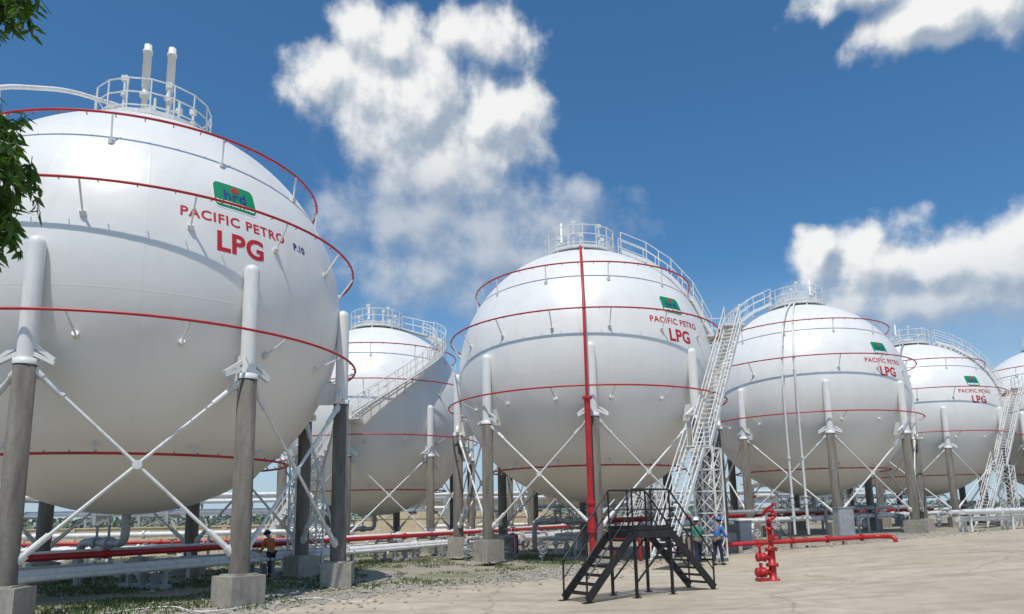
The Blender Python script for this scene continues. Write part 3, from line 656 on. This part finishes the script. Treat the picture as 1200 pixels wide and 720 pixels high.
# ---------------- people ----------------
SKIN=vmat('skin',(.30,.17,.11),(.36,.21,.14),3,.6)
BLUE=vmat('blue_workwear',(.03,.14,.42),(.06,.20,.52),4,.8); NAVY=vmat('navy_trousers',(.015,.02,.05),(.03,.04,.08),4,.85)
TEAL=vmat('green_workwear',(.04,.22,.16),(.06,.30,.22),4,.8)
ORANGE=vmat('orange_workwear',(.6,.15,.03),(.72,.20,.05),4,.8); HAT=vmat('helmet_plastic',(.7,.7,.68),(.76,.76,.74),1,.35); HATB=vmat('blue_helmet_plastic',(.03,.12,.4),(.04,.16,.45),1,.35)
BOOT=vmat('boot_leather',(.02,.018,.016),(.04,.035,.03),4,.6); HAIR=vmat('dark_hair',(.012,.01,.009),(.02,.017,.015),4,.6)
def skin(name,V,Ed,rad_,mat,parent=None,sub=1,root=0):
    me=bpy.data.meshes.new(name); me.from_pydata(V,Ed,[]); me.materials.append(mat); o=bpy.data.objects.new(name,me); link(o)
    if parent: o.parent=parent
    md=o.modifiers.new('skin','SKIN'); md.use_smooth_shade=True
    for i,r in enumerate(rad_): sv=me.skin_vertices[0].data[i]; sv.radius=(r,r) if not hasattr(r,'__len__') else r
    me.skin_vertices[0].data[root].use_root=True
    if sub: s=o.modifiers.new('sub','SUBSURF'); s.levels=sub; s.render_levels=sub
    return o
def person(loc,rz,label,shirt,pants,hat,bend_=0.,arms=((.05,.22),(.1,.3)),step=.12):
    cb,sb=math.cos(bend_),math.sin(bend_)
    def T(x,y,z):
        if z>.95: dz=z-.95; return (x,y*cb+dz*sb,.95+dz*cb-y*sb)
        return (x,y,z)
    V=[];Rr=[];Ed=[]
    def v(x,y,z,r,p=None): V.append(T(x,y,z)); Rr.append(r); Ed.append((p,len(V)-1)) if p is not None else 0; return len(V)-1
    pel=v(0,0,.95,(.135,.10)); sp=v(0,0,1.12,(.125,.095),pel); ch=v(0,0,1.30,(.15,.105),sp); nb=v(0,-.01,1.45,.06,ch); nk=v(0,0,1.50,.05,nb)
    h1=v(0,.02,1.56,(.065,.075),nk); h2=v(0,.02,1.64,(.078,.092),h1); h3=v(0,.0,1.71,(.07,.08),h2); v(0,.105,1.605,.012,h2)
    joints={}
    for s,(fa,fb) in((-1,arms[0]),(1,arms[1])):
        sh=v(s*.17,0,1.39,.055,ch); el=v(s*.23,fa,1.12,.042,sh); wr=v(s*.22,fb,.92+fb*.5,.028,el); pm=v(s*.22,fb+.03,.85+fb*.5,(.036,.02),wr)
        for k in range(4):
            f1=v(s*(.22)+(k-1.5)*.02,fb+.045,.79+fb*.5-(.01 if k in(1,2) else 0),.009,pm); v(s*.22+(k-1.5)*.02,fb+.07,.765+fb*.5,.008,f1)
        t1=v(s*.19,fb+.06,.84+fb*.5,.010,pm); v(s*.185,fb+.085,.81+fb*.5,.009,t1)
        joints[s]=(T(s*.17,0,1.39),T(s*.23,fa,1.12),T(s*.22,fb,.92+fb*.5))
    legs={}
    for s in(-1,1):
        st=s*step; hp=v(s*.09,0,.88,.085,pel); kn=v(s*.10,st*.5+.03,.50,.058,hp); an=v(s*.105,st,.10,.038,kn); tf=v(s*.11,st+.08,.045,.036,an); v(s*.115,st+.17,.035,.03,tf)
        legs[s]=(V[hp],V[kn],V[an],V[tf])
    o=skin('person',V,Ed,Rr,SKIN); o['label']=label; o['category']='person'; o['group']='workers near the tanks'
    o.location=loc; o.rotation_euler=(0,0,rz)
    SV=[T(0,0,.92),T(0,0,1.12),T(0,0,1.30),T(0,-.01,1.43)];SR=[(.150,.115),(.142,.112),(.168,.122),.068];SE=[(0,1),(1,2),(2,3)]
    for s in(-1,1):
        a,b,c=joints[s]; i=len(SV); SV+=[a,b,c]; SR+=[.070,.056,.042]; SE+=[(2,i),(i,i+1),(i+1,i+2)]
    skin('shirt',SV,SE,SR,shirt,o)
    PV=[(0,0,.97)];PRr=[(.150,.112)];PE=[]
    for s in(-1,1):
        hp,kn,an,tf=legs[s]; i=len(PV); PV+=[hp,kn,(an[0],an[1],an[2]+.02)]; PRr+=[.098,.072,.056]; PE+=[(0,i),(i,i+1),(i+1,i+2)]
    skin('trousers',PV,PE,PRr,pants,o)
    for s in(-1,1):
        an=legs[s][2]; skin('boot',[(an[0],an[1]-.02,.10),(an[0],an[1]+.0,.05),(an[0],an[1]+.10,.045),(an[0]+s*.005,an[1]+.18,.04)],[(0,1),(1,2),(2,3)],[.05,.052,.046,.038],BOOT,o)
    hc=Vector(T(0,.01,1.67)); Mx=Matrix.Rotation(-bend_,3,'X')
    m=MB(); m.lathe([(.135,.0),(.14,.012),(.118,.02),(.112,.06),(.088,.11),(.045,.135),(.001,.14)],18,hc,Mx); m.box(hc+Mx@Vector((0,.13,.008)),(.16,.09,.012),Mx)
    ob('helmet',m.mesh('helmet',hat),o)
    m=MB(); m.lathe([(.088,-.06),(.10,-.02),(.104,.01)],14,hc+Vector((0,-.012,0)),Mx); ob('hair',m.mesh('hair',HAIR),o)
    return o
person((6.85,28.4,hgt(6.85,28.4)+.03),.3,'worker in green shirt and navy trousers standing, back turned',TEAL,NAVY,HAT,0.08,((.02,.12),(.12,.3)))
person((7.5,28.2,hgt(7.5,28.2)+.03),-1.0,'worker in blue overalls and blue helmet looking down',BLUE,NAVY,HATB,0.22,((.15,.35),(.14,.36)))
person((-8.95,27.9,0),.8,'worker in orange jacket stooping over the pipes',ORANGE,NAVY,HATB,0.5,((.2,.4),(.22,.42)))

# ---------------- tree at the edge ----------------
E=empty('leafy_tree',(-8.30,6.4,0),0,'leafy green tree with drooping narrow leaves','tree')
m=MB(); m.tube([(0,0,-.1),(.1,.05,1.2),(-.05,.1,2.6),(.1,.15,4.2),(.2,.2,6),(.1,.2,8)],[.26,.21,.18,.14,.09,.04],12)
limbs=[((.1,.15,3.6),(1.2,.3,4.9),(2.5,.5,5.5)),((.15,.2,4.8),(1.2,.1,6.3),(2.2,.5,7.6)),((0,.1,3.2),(-1.2,-.3,4.6),(-2.2,-.2,5.4)),((.1,.2,5),(-.6,1.2,6.3),(-1.2,1.8,7)),((.1,.1,4.2),(.7,-1.2,5.4),(1.2,-2,6.2)),((.15,.2,5.4),(1.0,.9,7.0),(1.8,1.2,8.2))]
for a,b,c in limbs: m.tube([a,b,c],[.09,.06,.025],8)
ob('trunk',m.mesh('trunk',BARK),E)
m=MB()
clumps=[((2.6,.55,5.55),(.92,.7,.62)),((2.72,.55,5.12),(.72,.5,.42)),((2.45,.55,4.85),(.62,.45,.42)),((2.5,.5,5.95),(.85,.6,.42)),((2.35,.5,7.75),(1.0,.8,.6)),((2.2,.5,8.4),(1.15,.9,.7)),((1.3,.2,6.3),(1.1,1,.9)),((-2,-.2,5.4),(1.4,1.2,1)),((-1,1.6,7),(1.4,1.3,1.1)),((1.2,-1.8,6.1),(1.1,1.1,.9)),((.1,.2,8.2),(1.5,1.4,1.1)),((1.2,.3,5),(.8,.8,.6))]
for ci,(c,s) in enumerate(clumps):
    nT=int(46*s[0]*s[1]*s[2]/.5)+(120 if ci<5 else 30)
    for t in range(nT):
        u=Vector((random.gauss(0,1),random.gauss(0,1),random.gauss(0,1))).normalized()*random.random()**.4
        q=Vector((c[0]+u.x*s[0],c[1]+u.y*s[1],c[2]+u.z*s[2]))
        tw=Vector((random.gauss(0,.35),random.gauss(0,.35),-.6)).normalized()*random.uniform(.12,.28)
        m.m=1; m.tube([q-tw,q+tw],.005,3,False,False); m.m=0
        for l in range(15):
            b=q+tw*random.uniform(-1,1); d=Vector((random.gauss(0,.6),random.gauss(0,.6),-random.uniform(.2,1.3))).normalized(); L=random.uniform(.11,.20); w=d.cross(Vector((random.gauss(0,1),random.gauss(0,1),random.gauss(0,1)))).normalized()*L*.15
            nn=d.cross(w).normalized()*L*.08
            m.add([b,b+d*L*.35+w+nn,b+d*L*.7+w*.75,b+d*L,b+d*L*.7-w*.75,b+d*L*.35-w+nn],[(0,1,2,3),(0,3,4,5)],False)
ob('crown',m.mesh('crown',[LEAF,BARK]),E)

# ---------------- camera, light, world ----------------
cam=bpy.data.cameras.new("camera"); co=bpy.data.objects.new("camera",cam); link(co)
cam.sensor_width=36; cam.lens=26.1; cam.shift_y=0.075; cam.clip_end=6000
co.matrix_world=Matrix.Translation((0,0,2.08))@Matrix.Rotation(rad(100),4,'X')@Matrix.Rotation(rad(-1.1),4,'Z')
sc.camera=co
sd=Vector((-.10,-.38,.91)).normalized()
sun=bpy.data.lights.new('sun','SUN'); so=bpy.data.objects.new('sun',sun); link(so)
sun.energy=3.6; sun.angle=rad(.5); sun.color=(1,.955,.885)
so.rotation_euler=sd.to_track_quat('Z','Y').to_euler()

# cloud clusters: azimuth, elevation, angular radii (radians), weight
BL=[(-.256,.548,.075,.046,1),(-.17,.59,.11,.055,1),(-.041,.612,.09,.042,1),(-.141,.53,.14,.078,1.1),(-.018,.507,.080,.058,1.05),(-.11,.46,.13,.075,1.05),
 (-.11,.38,.17,.08,1.1),(.055,.390,.11,.046,1.05),(.0,.350,.16,.06,1.05),(-.14,.32,.14,.06,.9),
 (.412,.308,.055,.034,1),(.479,.287,.10,.048,1.15),(.54,.285,.08,.040,1.1),(.612,.266,.085,.046,1.1),(.55,.238,.16,.052,1.15),(.43,.25,.10,.045,1),
 (.560,.545,.085,.042,1.05),(.48,.598,.075,.026,.95),(.64,.545,.065,.045,1),
 (2.0,.5,.5,.12,.9),(-2.0,.45,.5,.12,.9)]
def world(BL):
    w=bpy.data.worlds.new("World"); sc.world=w; w.use_nodes=True; nt=w.node_tree; nt.nodes.clear()
    w.cycles.sampling_method='MANUAL'; w.cycles.sample_map_resolution=256
    g=bpy.data.node_groups.new('cloud_field','ShaderNodeTree')
    g.interface.new_socket('Vector',in_out='INPUT',socket_type='NodeSocketVector'); g.interface.new_socket('Density',in_out='OUTPUT',socket_type='NodeSocketFloat')
    gi=g.nodes.new('NodeGroupInput'); go=g.nodes.new('NodeGroupOutput')
    def mth(nt,op,a,b=None,c=None,clamp=False):
        n=nt.nodes.new('ShaderNodeMath'); n.operation=op; n.use_clamp=clamp
        for i,v in enumerate((a,b,c)):
            if v is None: continue
            if isinstance(v,bpy.types.NodeSocket): nt.links.new(v,n.inputs[i])
            else: n.inputs[i].default_value=v
        return n.outputs[0]
    def vm(nt,op,a,b=None,sc_=None):
        n=nt.nodes.new('ShaderNodeVectorMath'); n.operation=op
        for i,v in enumerate((a,b)):
            if v is None: continue
            if isinstance(v,bpy.types.NodeSocket): nt.links.new(v,n.inputs[i])
            else: n.inputs[i].default_value=v
        if sc_ is not None: n.inputs['Scale'].default_value=sc_
        return n
    p=gi.outputs[0]
    wn=g.nodes.new('ShaderNodeTexNoise'); wn.noise_dimensions='2D'; wn.inputs['Scale'].default_value=9; wn.inputs['Detail'].default_value=3; g.links.new(p,wn.inputs['Vector'])
    wv=vm(g,'SCALE',vm(g,'SUBTRACT',wn.outputs[1],(.5,.5,.5)).outputs[0],None,.07).outputs[0]
    pw=vm(g,'MULTIPLY',vm(g,'ADD',p,wv).outputs[0],(1,1,0)).outputs[0]
    best=None
    for a,e,ra,re,wt in BL:
        s=vm(g,'SUBTRACT',pw,(a,e,0)).outputs[0]; s=vm(g,'MULTIPLY',s,(1/ra,1/re,0)).outputs[0]
        L=vm(g,'LENGTH',s).outputs['Value']
        v=mth(g,'MULTIPLY_ADD',L,-1.0,1.0*wt+.06)
        best=v if best is None else mth(g,'SMOOTH_MAX',best,v,.25)
    f=g.nodes.new('ShaderNodeTexNoise'); f.noise_dimensions='2D'; f.inputs['Scale'].default_value=12; f.inputs['Detail'].default_value=8; f.inputs['Roughness'].default_value=.62; g.links.new(p,f.inputs['Vector'])
    pv=vm(g,'ADD',p,vm(g,'SCALE',wn.outputs[1],None,.05).outputs[0]).outputs[0]
    vo=g.nodes.new('ShaderNodeTexVoronoi'); vo.feature='SMOOTH_F1'; vo.voronoi_dimensions='2D'; vo.inputs['Scale'].default_value=17; vo.inputs['Smoothness'].default_value=.5; g.links.new(pv,vo.inputs['Vector'])
    d=mth(g,'ADD',best,mth(g,'MULTIPLY_ADD',f.outputs[0],1.4,-.70))
    d=mth(g,'ADD',d,mth(g,'MULTIPLY_ADD',vo.outputs[0],-.5,.24))
    g.links.new(d,go.inputs[0])
    tc=nt.nodes.new('ShaderNodeTexCoord'); sx=nt.nodes.new('ShaderNodeSeparateXYZ'); nt.links.new(tc.outputs['Generated'],sx.inputs[0])
    az=mth(nt,'ARCTAN2',sx.outputs[0],sx.outputs[1]); el=mth(nt,'ARCSINE',sx.outputs[2])
    cb=nt.nodes.new('ShaderNodeCombineXYZ'); nt.links.new(az,cb.inputs[0]); nt.links.new(el,cb.inputs[1])
    def field(v):
        n=nt.nodes.new('ShaderNodeGroup'); n.node_tree=g; nt.links.new(v,n.inputs[0]); return n.outputs[0]
    A=field(cb.outputs[0]); B=field(vm(nt,'ADD',cb.outputs[0],(-.013,.023,0)).outputs[0])
    def mr(v,a,b,c,d,smooth=True):
        n=nt.nodes.new('ShaderNodeMapRange'); n.interpolation_type='SMOOTHSTEP' if smooth else 'LINEAR'
        nt.links.new(v,n.inputs[0])
        for i,q in enumerate((a,b,c,d)):
            if isinstance(q,bpy.types.NodeSocket): nt.links.new(q,n.inputs[i+1])
            else: n.inputs[i+1].default_value=q
        return n.outputs[0]
    thr=mr(az,.15,.35,.455,.262)
    low=mr(mth(nt,'SUBTRACT',el,thr),-.09,.08,.0,1)
    mask=mr(A,-.08,mr(low,0,1,1.0,.58),0,1)
    shade=mr(mth(nt,'SUBTRACT',A,B),-.45,.48,0,1)
    shade=mth(nt,'MULTIPLY',shade,mr(low,0,1,.42,1.08))
    sky=nt.nodes.new('ShaderNodeTexSky'); sky.sky_type='NISHITA'; sky.sun_disc=False
    sky.sun_elevation=math.asin(sd.z); sky.sun_rotation=math.atan2(sd.x,sd.y); sky.dust_density=.6; sky.ozone_density=2.0; sky.air_density=1.0
    base=mixc(nt,1.0,sky.outputs[0],(.54,.96,1.20),'MULTIPLY')
    hz=mr(el,0,.34,.85,0); base=mixc(nt,hz,base,(4.8,6.0,7.2))
    lit=mixc(nt,shade,(3.7,4.4,5.4),(9.3,9.3,9.2))
    fac=mth(nt,'MULTIPLY',mask,mr(low,0,1,.82,.96))
    colr=mixc(nt,fac,base,lit)
    bg=nt.nodes.new('ShaderNodeBackground'); bg.inputs[1].default_value=.1; nt.links.new(colr,bg.inputs[0])
    o=nt.nodes.new('ShaderNodeOutputWorld'); nt.links.new(bg.outputs[0],o.inputs[0])
world(BL)
